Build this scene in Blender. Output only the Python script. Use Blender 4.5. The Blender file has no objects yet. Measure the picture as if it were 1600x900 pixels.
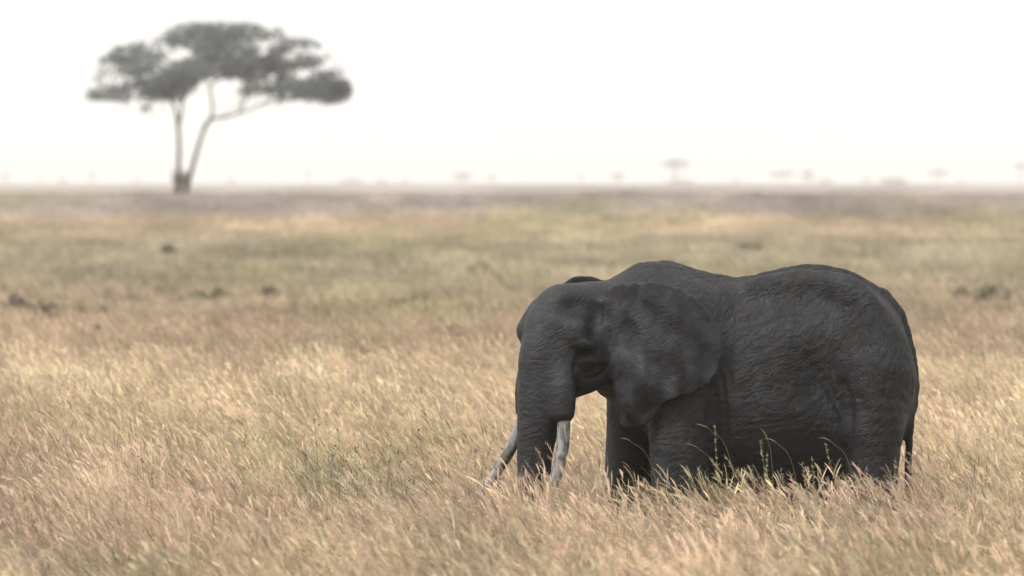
import bpy, math, random
import numpy as np

# ------------------------------------------------------------------ camera, sky, sun, exposure
S = bpy.context.scene
COL = S.collection
CAM_D, CAM_H, SC = 70.0, 3.77, 160.0          # metres to the elephant, eye height over its feet, px per metre there
FPX = CAM_D * SC                              # focal length in photo pixels
HORIZ = 287.0

cam_data = bpy.data.cameras.new('camera')
cam = bpy.data.objects.new('camera', cam_data)
COL.objects.link(cam)
cam.location = (0, -CAM_D, CAM_H)
cam.rotation_euler = (math.radians(90) - math.atan((450 - HORIZ) / FPX), 0, 0)
cam_data.sensor_width = 36
cam_data.lens = 36 * FPX / 1600
cam_data.clip_start = 1
cam_data.clip_end = 30000
cam_data.dof.use_dof = True
cam_data.dof.focus_distance = CAM_D - 0.6
cam_data.dof.aperture_fstop = 2.6
S.camera = cam

SUN_EL, SUN_AZ = math.radians(52), math.radians(-118)     # azimuth from +Y (behind the scene) towards +X; negative = left
w = bpy.data.worlds.new('World'); S.world = w
w.use_nodes = True
wt = w.node_tree; wn, wl = wt.nodes, wt.links
sky = wn.new('ShaderNodeTexSky'); sky.sky_type = 'NISHITA'; sky.sun_disc = False
sky.sun_elevation = SUN_EL; sky.sun_rotation = SUN_AZ
sky.air_density = 1.0; sky.dust_density = 1.5; sky.ozone_density = 0.5; sky.altitude = 0
hs = wn.new('ShaderNodeHueSaturation'); hs.inputs['Saturation'].default_value = 0.45
wl.new(sky.outputs[0], hs.inputs['Color'])
bg = wn['Background']; bg.inputs['Strength'].default_value = 0.1
veil = wn.new('ShaderNodeMix'); veil.data_type = 'RGBA'; veil.inputs[0].default_value = 0.8      # thin bright cloud all over the sky
veil.inputs[7].default_value = (7.0, 6.85, 6.4, 1)
wl.new(hs.outputs[0], veil.inputs[6]); wl.new(veil.outputs[2], bg.inputs['Color'])

sd = bpy.data.lights.new('sun', 'SUN'); sd.energy = 1.5; sd.angle = math.radians(11); sd.color = (1.0, 0.95, 0.88)
sun = bpy.data.objects.new('sun', sd); COL.objects.link(sun)
sun.location = (-40, 60, 60)
sun.rotation_euler = (math.radians(90) - SUN_EL, 0, math.pi - SUN_AZ)

S.view_settings.view_transform = 'Standard'; S.view_settings.look = 'None'
S.view_settings.exposure = 0.92; S.view_settings.gamma = 1.0; S.view_settings.use_curve_mapping = False
S.render.engine = 'CYCLES'
S.cycles.use_denoising = True
S.cycles.max_bounces = 8; S.cycles.diffuse_bounces = 3; S.cycles.volume_bounces = 2
S.cycles.transmission_bounces = 4; S.cycles.transparent_max_bounces = 4

rng = np.random.default_rng(11)
random.seed(5)

# ------------------------------------------------------------------ helpers
def lin(r, g, b):
    return tuple(((c/255)/12.92 if c/255 <= .04045 else ((c/255+.055)/1.055)**2.4) for c in (r, g, b))

def P(px, py, y=0.0):
    """photo measurement -> world point at depth y"""
    s = (y + CAM_D) / FPX
    return np.array([(px - 800) * s, y, CAM_H - (py - HORIZ) * s])

def tag(o, label=None, cat=None, group=None, kind=None):
    if label: o['label'] = label
    if cat: o['category'] = cat
    if group: o['group'] = group
    if kind: o['kind'] = kind
    return o

def empty(name, loc, parent=None):
    o = bpy.data.objects.new(name, None); COL.objects.link(o); o.location = loc
    o.empty_display_size = 0.2
    return o

def mesh_from(name, verts, faces, mats, mat_idx=None, smooth=False):
    me = bpy.data.meshes.new(name)
    verts = np.asarray(verts, dtype=np.float32)
    if isinstance(faces, np.ndarray):
        n, k = faces.shape
        me.vertices.add(len(verts)); me.vertices.foreach_set('co', verts.ravel())
        me.loops.add(n*k); me.loops.foreach_set('vertex_index', faces.astype(np.int32).ravel())
        me.polygons.add(n)
        me.polygons.foreach_set('loop_start', np.arange(0, n*k, k, dtype=np.int32))
        me.polygons.foreach_set('loop_total', np.full(n, k, dtype=np.int32))
    else:
        me.from_pydata([tuple(map(float, v)) for v in verts], [], faces)
    for m in mats: me.materials.append(m)
    if mat_idx is not None:
        me.polygons.foreach_set('material_index', np.asarray(mat_idx, dtype=np.int32))
    if smooth:
        me.polygons.foreach_set('use_smooth', np.ones(len(me.polygons), dtype=bool))
    me.update(calc_edges=True); me.validate()
    return me

def link(name, me, parent=None, loc=(0, 0, 0)):
    o = bpy.data.objects.new(name, me); COL.objects.link(o)
    o.location = loc
    if parent: o.parent = parent
    return o

def hash2(ix, iy, s):
    h = (ix.astype(np.int64)*374761393 + iy.astype(np.int64)*668265263 + s*1442695041) & 0xffffffff
    h = ((h ^ (h >> 13)) * 1274126177) & 0xffffffff
    return ((h ^ (h >> 16)) & 0xffffff) / float(0xffffff)

def vnoise(x, y, s=0):
    x = np.asarray(x, float); y = np.asarray(y, float)
    ix, iy = np.floor(x), np.floor(y); fx, fy = x-ix, y-iy
    fx = fx*fx*(3-2*fx); fy = fy*fy*(3-2*fy)
    a, b = hash2(ix, iy, s), hash2(ix+1, iy, s); c, d = hash2(ix, iy+1, s), hash2(ix+1, iy+1, s)
    return (a*(1-fx)+b*fx)*(1-fy) + (c*(1-fx)+d*fx)*fy

def fbm(x, y, s=0, o=3):
    t = 0; a = .5; n = 0
    for i in range(o):
        t = t + a*vnoise(x*2**i, y*2**i, s+i*17); n += a; a *= .55
    return t/n

def sstep(a, b, x):
    t = np.clip((np.asarray(x, float)-a)/(b-a), 0, 1); return t*t*(3-2*t)

# ------------------------------------------------------------------ materials
def new_mat(name):
    m = bpy.data.materials.new(name); m.use_nodes = True
    nt = m.node_tree
    return m, nt.nodes, nt.links, nt.nodes['Principled BSDF']

def grass_mat(name, gain, translucent=0.45, attr='INSTANCER', var=0.25):
    m, n, l, b = new_mat(name)
    n.remove(b)
    at = n.new('ShaderNodeAttribute'); at.attribute_type = attr; at.attribute_name = 'tint'
    mul = n.new('ShaderNodeMix'); mul.data_type = 'RGBA'; mul.blend_type = 'MULTIPLY'; mul.inputs[0].default_value = 1
    l.new(at.outputs['Color'], mul.inputs[6]); mul.inputs[7].default_value = (*gain, 1)
    tc = n.new('ShaderNodeTexCoord')
    nz = n.new('ShaderNodeTexNoise'); nz.inputs['Scale'].default_value = 9; nz.inputs['Detail'].default_value = 2
    l.new(tc.outputs['Object'], nz.inputs['Vector'])
    mr = n.new('ShaderNodeMapRange'); mr.inputs[1].default_value = .3; mr.inputs[2].default_value = .7
    mr.inputs[3].default_value = 1-var; mr.inputs[4].default_value = 1+var
    l.new(nz.outputs[0], mr.inputs[0])
    m2 = n.new('ShaderNodeMix'); m2.data_type = 'RGBA'; m2.blend_type = 'MULTIPLY'; m2.inputs[0].default_value = 1
    l.new(mul.outputs[2], m2.inputs[6]); l.new(mr.outputs[0], m2.inputs[7])
    d = n.new('ShaderNodeBsdfDiffuse'); t = n.new('ShaderNodeBsdfTranslucent'); mx = n.new('ShaderNodeMixShader')
    mx.inputs[0].default_value = translucent
    l.new(m2.outputs[2], d.inputs[0]); l.new(m2.outputs[2], t.inputs[0])
    l.new(d.outputs[0], mx.inputs[1]); l.new(t.outputs[0], mx.inputs[2])
    l.new(mx.outputs[0], n['Material Output'].inputs[0])
    return m

def plain_mat(name, col, rough=.8, scale=6, var=.3, translucent=0, bump=0):
    m, n, l, b = new_mat(name)
    tc = n.new('ShaderNodeTexCoord')
    nz = n.new('ShaderNodeTexNoise'); nz.inputs['Scale'].default_value = scale; nz.inputs['Detail'].default_value = 4
    l.new(tc.outputs['Object'], nz.inputs['Vector'])
    r = n.new('ShaderNodeValToRGB')
    r.color_ramp.elements[0].position = .3; r.color_ramp.elements[1].position = .7
    r.color_ramp.elements[0].color = (*[c*(1-var) for c in col], 1)
    r.color_ramp.elements[1].color = (*[c*(1+var) for c in col], 1)
    l.new(nz.outputs[0], r.inputs[0]); l.new(r.outputs[0], b.inputs['Base Color'])
    b.inputs['Roughness'].default_value = rough
    b.inputs['Specular IOR Level'].default_value = .2
    if bump:
        bp = n.new('ShaderNodeBump'); bp.inputs['Strength'].default_value = bump; bp.inputs['Distance'].default_value = .02
        l.new(nz.outputs[0], bp.inputs['Height']); l.new(bp.outputs[0], b.inputs['Normal'])
    if translucent:
        t = n.new('ShaderNodeBsdfTranslucent'); mx = n.new('ShaderNodeMixShader'); mx.inputs[0].default_value = translucent
        l.new(r.outputs[0], t.inputs[0]); l.new(b.outputs[0], mx.inputs[1]); l.new(t.outputs[0], mx.inputs[2])
        l.new(mx.outputs[0], n['Material Output'].inputs[0])
    return m

# ------------------------------------------------------------------ terrain
PROF_D = np.array([-400, 0, 40, 55, 63, 70, 76, 85, 97, 105, 118, 150, 185, 220, 330, 430, 540, 640, 800, 1200, 2500, 9500.])
PROF_Z = np.array([.9, .6, .22, .16, .12, 0, .02, .12, .2, .19, .16, .02, -.25, -.41, -.15, .58, 1.8, 2.93, 3.12, 3.36, 3.56, 3.74])
def smooth_profile():
    dd = np.concatenate([np.arange(-400, 700, 1.0), np.arange(700, 9500, 20.0)])
    zz = np.interp(dd, PROF_D, PROF_Z)
    n = 1100
    for k in (9, 5):
        ker = np.ones(k)/k
        zs = np.convolve(zz[:n], ker, 'same'); zz[20:n-20] = zs[20:-20]
    return dd, zz
_PD, _PZ = smooth_profile()
def ground_z(x, y):
    d = np.asarray(y, float) + CAM_D
    x = np.asarray(x, float)
    z = np.interp(d, _PD, _PZ)
    amp = np.interp(d, [0, 60, 120, 300, 600, 2000], [.05, .05, .1, .35, .25, .2])
    z = z + amp*(fbm(x/9.0+3.1, y/14.0, 3, 2)-.5)*np.where(d < 700, 1, .6)
    near = np.exp(-(((x-2.0)/3.2)**2 + (np.asarray(y)/2.5)**2))
    return z*(1-near)

def tint(x, y):
    """albedo of the dry grass at a spot"""
    d = np.asarray(y, float)+CAM_D; x = np.asarray(x, float)
    straw = np.array([.655, .555, .425]); mauve = np.array([.55, .45, .362]); olive = np.array([.46, .42, .28])
    brown = np.array([.52, .425, .335]); green = np.array([.49, .435, .34]); pale = np.array([.64, .53, .42]); far = np.array([.46, .405, .39])
    keys = np.array([45, 62, 72, 84, 92, 109, 124, 175, 230, 300, 380, 415, 480, 500, 640, 900, 9500.])
    cols = np.array([straw*.95, mauve*1.05, mauve*.5+straw*.5, straw*.95, straw*1.08, straw*1.05, brown, brown*.95, brown*1.02, green, green*1.03, pale*.97, pale, far*1.1, far, far, far*.95])
    n1 = fbm(x/3.5+7, y/9.0, 21, 3); dn = d + (n1-.5)*np.interp(d, [50, 120, 300, 600], [12, 12, 90, 25])
    c = np.stack([np.interp(dn, keys, cols[:, i]) for i in range(3)], -1)
    sc = np.interp(d, [50, 110, 200, 600, 2000], [1, 1.4, 3, 8, 25])
    n2 = fbm(x/(1.6*sc)+31, y/(4.5*sc), 5, 3)
    n3 = fbm(x/(2.3*sc)+11, y/(6*sc)+4, 9, 3)
    ol = sstep(.54, .72, n2)[..., None]*np.where(d < 600, .6, .2)[..., None]
    c = c*(1-ol) + olive*ol
    mv = sstep(.52, .7, n3)[..., None]*.6
    c = c*(1-mv) + (c*.55+mauve*.3)*mv
    br = np.interp(fbm(x/(.7*sc)+1, y/(2.2*sc), 40, 2), [.2, .8], [.76, 1.2])[..., None]
    return np.clip(c*br, .02, .9)

gm, gn, gl, gb = new_mat('dry_ground')
at = gn.new('ShaderNodeAttribute'); at.attribute_name = 'tint'
tc = gn.new('ShaderNodeTexCoord')
nz = gn.new('ShaderNodeTexNoise'); nz.inputs['Scale'].default_value = .9; nz.inputs['Detail'].default_value = 8
gl.new(tc.outputs['Object'], nz.inputs['Vector'])
mr = gn.new('ShaderNodeMapRange'); mr.inputs[1].default_value = .3; mr.inputs[2].default_value = .7; mr.inputs[3].default_value = .6; mr.inputs[4].default_value = 1.0
gl.new(nz.outputs[0], mr.inputs[0])
mx = gn.new('ShaderNodeMix'); mx.data_type = 'RGBA'; mx.blend_type = 'MULTIPLY'; mx.inputs[0].default_value = 1
gl.new(at.outputs['Color'], mx.inputs[6]); gl.new(mr.outputs[0], mx.inputs[7])
gl.new(mx.outputs[2], gb.inputs['Base Color']); gb.inputs['Roughness'].default_value = 1; gb.inputs['Specular IOR Level'].default_value = 0
bp = gn.new('ShaderNodeBump'); bp.inputs['Strength'].default_value = .8; bp.inputs['Distance'].default_value = .2
gl.new(nz.outputs[0], bp.inputs['Height']); gl.new(bp.outputs[0], gb.inputs['Normal'])

def build_ground():
    d = np.concatenate([np.linspace(-300, 30, 12)[:-1], np.arange(30, 130, .8), np.arange(130, 300, 2.5), np.arange(300, 700, 5), np.geomspace(700, 9400, 45)])
    u = np.linspace(-1, 1, 161); u = np.sign(u)*np.abs(u)**1.6
    hw = np.interp(d, [-300, 0, 120, 700, 9400], [250, 120, 110, 420, 4800])
    X = hw[:, None]*u[None, :]; Y = (d - CAM_D)[:, None]*np.ones_like(u)[None, :]
    Z = ground_z(X, Y)
    nr, nc = X.shape
    v = np.stack([X, Y, Z], -1).reshape(-1, 3)
    i = np.arange(nr*nc).reshape(nr, nc)
    f = np.stack([i[:-1, :-1], i[:-1, 1:], i[1:, 1:], i[1:, :-1]], -1).reshape(-1, 4)
    me = mesh_from('ground', v, f, [gm], smooth=True)
    a = me.attributes.new('tint', 'FLOAT_COLOR', 'POINT')
    t = tint(X, Y).reshape(-1, 3)*np.interp(np.repeat(d, nc), [110, 130, 600, 700], [.55, .7, .8, 1.0])[:, None]
    a.data.foreach_set('color', np.concatenate([t, np.ones((len(t), 1))], 1).astype(np.float32).ravel())
    return tag(link('ground', me), kind='structure')
build_ground()

# ------------------------------------------------------------------ elephant: one continuous skin from a signed distance field
VOX = 0.0135
gx = np.arange(-.45, 4.25, VOX, dtype=np.float32)
gy = np.arange(-1.35, 1.2, VOX, dtype=np.float32)
gz = np.arange(-.08, 3.16, VOX, dtype=np.float32)
F = np.full((len(gx), len(gy), len(gz)), .6, dtype=np.float32)

def smin(a, b, k):
    h = np.maximum(k-np.abs(a-b), 0)/k
    return np.minimum(a, b) - h*h*k*.25

def region(lo, hi, m):
    sl = []
    for g, a, b in zip((gx, gy, gz), lo, hi):
        i0 = max(0, int(np.searchsorted(g, a-m))-1); i1 = min(len(g), int(np.searchsorted(g, b+m))+1)
        sl.append(slice(i0, i1))
    return tuple(sl), gx[sl[0]][:, None, None], gy[sl[1]][None, :, None], gz[sl[2]][None, None, :]

def union(fn, lo, hi, k=.1, sub=False):
    sl, X, Y, Z = region(lo, hi, k+.06)
    d = fn(X, Y, Z).astype(np.float32)
    if sub: F[sl] = -smin(-F[sl], d, k)
    else: F[sl] = smin(F[sl], d, k)

def tube(pts, rad, k=.1, sub=False, n=0):
    pts = np.array(pts, float); rad = np.array(rad, float)
    if n:
        pts, rad = catmull(pts, rad, n)
    def fn(X, Y, Z):
        best = None
        for a, b, ra, rb in zip(pts[:-1], pts[1:], rad[:-1], rad[1:]):
            ab = b-a; L = max(float(ab@ab), 1e-9)
            t = np.clip(((X-a[0])*ab[0]+(Y-a[1])*ab[1]+(Z-a[2])*ab[2])/L, 0, 1)
            d = np.sqrt((X-a[0]-t*ab[0])**2+(Y-a[1]-t*ab[1])**2+(Z-a[2]-t*ab[2])**2) - (ra+(rb-ra)*t)
            best = d if best is None else np.minimum(best, d)
        return best
    R = rad.max()
    union(fn, pts.min(0)-R, pts.max(0)+R, k, sub)

def catmull(p, r, n):
    q = np.concatenate([p, r[:, None]], 1)
    q = np.vstack([2*q[0]-q[1], q, 2*q[-1]-q[-2]])
    out = []
    for i in range(1, len(q)-2):
        for t in np.arange(n)/n:
            a, b, c, d = q[i-1], q[i], q[i+1], q[i+2]
            out.append(.5*((2*b)+(-a+c)*t+(2*a-5*b+4*c-d)*t*t+(-a+3*b-3*c+d)*t**3))
    out.append(q[-2]); out = np.array(out)
    return out[:, :3], out[:, 3]

def ellipsoid(c, r, k=.1, yaw=0., pitch=0., sub=False):
    """pitch tilts the local x axis up, yaw turns it about z"""
    c = np.array(c, float); r = np.array(r, float)
    cy, sy, cp, sp = math.cos(yaw), math.sin(yaw), math.cos(pitch), math.sin(pitch)
    ax = np.array([cy*cp, sy*cp, sp]); ay = np.array([-sy, cy, 0]); az = np.cross(ax, ay)
    def fn(X, Y, Z):
        dx, dy, dz = X-c[0], Y-c[1], Z-c[2]
        u = (dx*ax[0]+dy*ax[1]+dz*ax[2]); v = (dx*ay[0]+dy*ay[1]+dz*ay[2]); q = (dx*az[0]+dy*az[1]+dz*az[2])
        k0 = np.sqrt((u/r[0])**2+(v/r[1])**2+(q/r[2])**2)+1e-6
        k1 = np.sqrt((u/r[0]**2)**2+(v/r[1]**2)**2+(q/r[2]**2)**2)+1e-6
        return k0*(k0-1)/k1
    R = r.max(); union(fn, c-R, c+R, k, sub)

def surf(px, py):
    """first skin point met from the camera side along a photo column"""
    for y in np.arange(-1.3, 1.0, .006):
        p = P(px, py, y)
        i = (int(round((p[0]-gx[0])/VOX)), int(round((p[1]-gy[0])/VOX)), int(round((p[2]-gz[0])/VOX)))
        if 0 <= i[0] < len(gx) and 0 <= i[1] < len(gy) and 0 <= i[2] < len(gz) and F[i] < 0:
            return p
    return P(px, py, -.5)

def zx(px): return (np.array(px, float)-800)/SC
def zz_(py): return (890-np.array(py, float))/SC

# torso: top line, belly line and half width along the spine
T_px = [925, 945, 970, 1000, 1030, 1060, 1100, 1150, 1180, 1210, 1240, 1270, 1300, 1335, 1365, 1392, 1412, 1424, 1431, 1434]
T_top = [500, 470, 430, 411, 412, 416, 427, 437, 434, 427, 421, 419, 421, 432, 446, 472, 502, 535, 570, 605]
T_bot = [590, 615, 640, 668, 700, 728, 756, 770, 774, 775, 774, 768, 758, 740, 725, 706, 690, 670, 650, 625]
T_w = [.2, .42, .56, .64, .69, .72, .76, .81, .83, .835, .83, .81, .78, .72, .64, .54, .43, .33, .22, .1]
def torso(X, Y, Z):
    xs = X[:, 0, 0]
    top = np.interp(xs, zx(T_px), zz_(T_top)); bot = np.interp(xs, zx(T_px), zz_(T_bot)); wd = np.interp(xs, zx(T_px), T_w)
    ker = np.ones(9)/9
    if len(xs) > 20:
        for _ in range(2):
            for a in (top, bot, wd):
                a[4:-4] = np.convolve(a, ker, 'same')[4:-4]
    c = ((top+bot)/2)[:, None, None]; h = ((top-bot)/2)[:, None, None]; wd = wd[:, None, None]
    t = np.clip((Z-c)/h, -1.2, 1.2)
    we = wd*(1-.22*np.clip(t, 0, 1.2)**2 + .03*np.clip(-t, 0, 1))
    q = np.sqrt((np.abs(Y)/we)**2.1+np.abs((Z-c)/h)**2.1)
    out = (q**(2/2.1)-1)*np.minimum(we, h)
    e0, e1 = zx(T_px[0]), zx(T_px[-1])
    return np.maximum(out, np.maximum(e0-X, X-e1))
union(torso, (zx(915), -.9, .6), (zx(1440), .9, 3.1), .05)

# legs
tube([P(1062, 560, -.42), P(1062, 640, -.54), P(1063, 700, -.57), P(1062, 770, -.57), P(1060, 830, -.56), P(1056, 868, -.56)], [.36, .315, .3, .275, .26, .29], .14, n=3)
tube([P(1056, 868, -.56), P(1054, 890, -.56)], [.29, .30], .05)
tube([P(1000, 560, .34), P(992, 640, .42), P(988, 700, .44), P(984, 770, .45), P(982, 830, .45), P(978, 868, .45)], [.34, .28, .265, .25, .24, .27], .12, n=3)
tube([P(978, 868, .45), P(976, 890, .45)], [.27, .28], .05)
ellipsoid(P(1350, 575, -.34), (.42, .34, .66), .22)                       # thigh
tube([P(1362, 590, -.46), P(1364, 650, -.54), P(1365, 700, -.56), P(1364, 750, -.56), P(1366, 800, -.55), P(1360, 868, -.55)], [.4, .33, .275, .25, .235, .27], .16, n=3)
tube([P(1360, 868, -.55), P(1357, 890, -.55)], [.27, .28], .05)
ellipsoid(P(1310, 575, .36), (.42, .34, .66), .22)
tube([P(1300, 600, .42), P(1285, 660, .45), P(1272, 720, .45), P(1268, 770, .45), P(1272, 810, .45), P(1266, 868, .45)], [.38, .32, .28, .25, .235, .27], .14, n=3)
tube([P(1266, 868, .45), P(1263, 890, .45)], [.27, .28], .05)
# shoulder, hip, flank
ellipsoid(P(1075, 545, -.42), (.36, .3, .62), .2, pitch=.0)
ellipsoid(P(1075, 545, .42), (.36, .3, .62), .2)
tube([P(1180, 452, -.30), P(1250, 440, -.34), P(1318, 449, -.46), P(1352, 482, -.55), P(1377, 530, -.53), P(1390, 590, -.49)], [.08, .10, .14, .165, .18, .2], .17, n=3)
tube([P(1318, 447, .42), P(1352, 480, .46), P(1378, 530, .44)], [.16, .17, .18], .22)
tube([P(1040, 420, 0), P(1150, 444, 0), P(1260, 424.5, 0), P(1330, 438, 0), P(1385, 474, 0)], [.05, .05, .06, .06, .06], .10, n=4)    # spine ridge
ellipsoid(P(1292, 596, -.92), (.25, .22, .46), .2, pitch=.5, sub=True)
ellipsoid(P(1262, 474, -.86), (.42, .16, .16), .2, pitch=-.1, sub=True)                    # sunken loin       # flank hollow
ellipsoid(P(1300, 610, 1.0), (.3, .2, .42), .26, pitch=.5, sub=True)
tube([P(1208, 470, -.9), P(1290, 520, -.97), P(1302, 600, -.95)], [.06, .07, .08], .2, sub=True, n=3)

# head, turned towards the camera
HA = math.radians(40)
HF = np.array([-math.cos(HA), -math.sin(HA), 0]); HL = np.array([math.sin(HA), -math.cos(HA), 0])
HC = P(893, 530, -.38)
def H(f, l, py):
    p = HC+HF*f+HL*l
    return P(800, py, p[1])*np.array([0, 0, 1])+np.array([p[0], p[1], 0])
HYAW = math.atan2(HF[1], HF[0])
tube([P(1020, 525, 0), P(975, 525, -.15), P(935, 522, -.28)], [.64, .56, .47], .2)           # neck
ellipsoid(H(0, 0, 532), (.44, .44, .48), .1, yaw=HYAW)                                     # skull
ellipsoid(H(-.22, 0, 512), (.40, .44, .43), .14, yaw=HYAW)
ellipsoid(H(.10, 0, 500), (.30, .36, .35), .12, yaw=HYAW)                                  # forehead
tube([H(.16, -.34, 476), H(.265, -.34, 505), H(.30, -.33, 521), H(.30, -.22, 545)], [.05, .085, .095, .06], .07, n=3)       # far brow
tube([H(.14, .36, 488), H(.24, .36, 515), H(.22, .38, 538), H(.14, .42, 541)], [.07, .10, .085, .06], .10, n=3)         # near brow
# trunk
tube([H(.22, 0, 520), H(.33, 0, 560), H(.355, 0, 600), H(.40, 0, 645), H(.455, 0, 695), H(.475, 0, 740), H(.45, .02, 790), H(.38, .04, 835), H(.36, .05, 858)],
     [.28, .262, .25, .222, .185, .165, .15, .135, .12], .09, n=4)
tube([H(.26, .2, 560), H(.345, .285, 605), H(.37, .31, 644)], [.15, .13, .115], .10, n=3)        # tusk sockets
tube([H(.26, -.2, 560), H(.34, -.255, 605), H(.36, -.27, 640)], [.15, .125, .10], .10, n=3)
# cheek and jaw
tube([H(-.22, .26, 555), H(-.02, .25, 585), H(.12, .18, 602)], [.2, .17, .125], .12, n=3)
tube([H(-.22, -.26, 555), H(-.02, -.25, 585), H(.12, -.18, 602)], [.2, .17, .125], .12, n=3)
tube([H(-.15, 0, 585), H(.1, 0, 607), H(.24, 0, 618)], [.17, .115, .07], .1, n=3)
# temple hollow, behind the brow
p = surf(903, 478); ellipsoid(p+np.array([.0, -.06, .01]), (.19, .17, .12), .10, sub=True)
p = surf(938, 490); ellipsoid(p+np.array([.0, -.06, .0]), (.13, .15, .13), .10, sub=True)
p = H(.02, -.60, 480); ellipsoid(p, (.17, .17, .15), .16, sub=True)
# eye socket, lids and the folds round it
eye_p = surf(911, 552)
ellipsoid(eye_p+np.array([.0, -.005, .005]), (.11, .095, .08), .04, sub=True)
e2 = surf(911, 552)
tube([surf(893, 560)+[0, .02, 0], surf(898, 545)+[0, .005, 0], surf(911, 536.5), surf(927, 541)+[0, .01, 0]], [.022, .036, .04, .026], .035, n=3)
ellipsoid(surf(915, 563)+np.array([.0, .01, 0]), (.075, .05, .04), .04)                     # lower lid pouch
eye_c = e2+np.array([.002, .004, .006])
g = [surf(941, 540), surf(946, 552), surf(942, 567), surf(932, 578), surf(921, 584)]
tube([q+[0, .02, 0] for q in g], [.035, .05, .05, .055, .045], .035, sub=True, n=3)
g = [surf(897, 572), surf(899, 590), surf(901, 612)]
tube([q+[0, .005, 0] for q in g], [.016, .024, .026], .03, sub=True, n=3)
tube([surf(930, 553), surf(933, 562)], [.035, .035], .07)
# skin folds: elbow, flank, behind the shoulder, upper trunk
for line, rr in (([(1114, 606), (1116, 650), (1115, 690), (1114, 740)], .05), ([(1318, 600), (1324, 640), (1323, 680), (1325, 715), (1328, 750)], .05), ([(1262, 560), (1292, 600), (1316, 650)], .03), ([(1128, 590), (1134, 640), (1136, 690)], .016), ([(1140, 580), (1148, 630), (1152, 680)], .012),
                 ([(1030, 420), (1042, 428), (1056, 440)], .012)):
    g = [surf(*q) for q in line]
    tube([q-[0, .1*rr, 0] for q in g], [rr*.5]+[rr]*(len(g)-2)+[rr*.5], .03+rr, sub=True, n=4)

# ears: thin curved sheets cut to the ear's outline
def ear_outline(pts, n=10):
    q = np.array(pts, float); m = len(q); out = []
    for i in range(m):
        a, b, c, d = q[i-1], q[i], q[(i+1) % m], q[(i+2) % m]
        for t in np.arange(n)/n:
            out.append(.5*((2*b)+(-a+c)*t+(2*a-5*b+4*c-d)*t*t+(-a+3*b-3*c+d)*t**3))
    return np.array(out)

def poly_sdf(px, pz, poly):
    d = np.full(np.broadcast(px, pz).shape, 1e9); s = np.ones_like(d)
    m = len(poly)
    for i in range(m):
        a, b = poly[i], poly[i-1]
        ex, ez = b-a; wx, wz = px-a[0], pz-a[1]
        t = np.clip((wx*ex+wz*ez)/(ex*ex+ez*ez+1e-12), 0, 1)
        d = np.minimum(d, (wx-ex*t)**2+(wz-ez*t)**2)
        c1 = pz >= a[1]; c2 = pz < b[1]; c3 = ex*wz > ez*wx
        s = np.where((c1 & c2 & c3) | (~c1 & ~c2 & ~c3), -s, s)
    return s*np.sqrt(d)

EAR = ear_outline([(948, 470), (955, 447), (985, 440), (1025, 440), (1058, 448), (1092, 470), (1118, 500), (1131, 535), (1128, 565), (1112, 596),
                   (1090, 612), (1060, 622), (1036, 632), (1022, 655), (1002, 668), (980, 671), (966, 655), (960, 620), (955, 575), (948, 520)])
YB = -.9
EAR = EAR+np.stack([1.6*np.sin(np.arange(len(EAR))*.9)*np.sin(np.arange(len(EAR))*.23), 1.4*np.sin(np.arange(len(EAR))*1.13+2)*np.sin(np.arange(len(EAR))*.17+1)], 1)
EAR_W = np.stack([(EAR[:, 0]-800)*(YB+CAM_D)/FPX, CAM_H-(EAR[:, 1]-HORIZ)*(YB+CAM_D)/FPX], 1)
def ear_sheet(X, Z):
    px = 800+X*FPX/(YB+CAM_D); py = HORIZ+(CAM_H-Z)*FPX/(YB+CAM_D)
    y = -.70-.25*sstep(945, 1010, px)+.05*sstep(1030, 1130, px)
    y = y+.01*sstep(470, 438, py)*sstep(950, 990, px)                 # rolled top edge
    y = y+.05*np.exp(-((px-985)/22)**2-((py-520)/28)**2)            # dent behind the ear opening
    y = y+.022*np.sin(px*.10+py*.05)*sstep(520, 640, py)+.012*np.sin(px*.07-py*.09)+.010*np.sin(px*.19+py*.03)*sstep(560, 640, py)
    y = y-.025*np.exp(-((px-1050)/40)**2-((py-560)/45)**2)
    y = y+.16*sstep(600, 672, py)                                      # lower lobe hangs inwards
    y = y+.07*sstep(1075, 1132, px)
    return y
def ear_fn(X, Y, Z):
    X2, Z2 = X[:, :, 0], Z[0, :, :]
    d2 = poly_sdf(X2, Z2, EAR_W)
    ye = ear_sheet(X2, Z2)
    d2 = d2[:, None, :]; ye = ye[:, None, :]
    ds = np.abs(Y-ye)-(.018+.005*np.exp(-((d2+.02)/.03)**2))
    k = .03; h = np.maximum(k-np.abs(d2-ds), 0)/k
    return np.maximum(d2, ds)+h*h*k*.25
sl, X, Y, Z = region((zx(940), -1.3, zz_(690)), (zx(1150), -.35, zz_(425)), .06)
dE = ear_fn(X, Y, Z).astype(np.float32)
kk = (.02+.12*(1-sstep(950, 985, 800+X*SC))).astype(np.float32)
F[sl] = smin(F[sl], dE, kk)

EARF = ear_outline([(872, 455), (884, 438), (900, 430.5), (920, 430.5), (940, 436), (985, 455), (1005, 500), (1000, 560), (975, 605), (940, 620), (915, 580), (880, 530)])
def earf_fn(X, Y, Z):
    X2, Z2 = X[:, :, 0], Z[0, :, :]
    px = 800+X2*SC; W = np.stack([(EARF[:, 0]-800)*(.3+CAM_D)/FPX, CAM_H-(EARF[:, 1]-HORIZ)*(.3+CAM_D)/FPX], 1)
    d2 = poly_sdf(X2, Z2, W)[:, None, :]
    ye = (.02+.66*sstep(870, 990, px)+0*Z2)[:, None, :]
    ds = np.abs(Y-ye)-.03
    k = .04; h = np.maximum(k-np.abs(d2-ds), 0)/k
    return np.maximum(d2, ds)+h*h*k*.25
union(earf_fn, (zx(865), -.1, zz_(630)), (zx(1010), .8, zz_(425)), .06)

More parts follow.
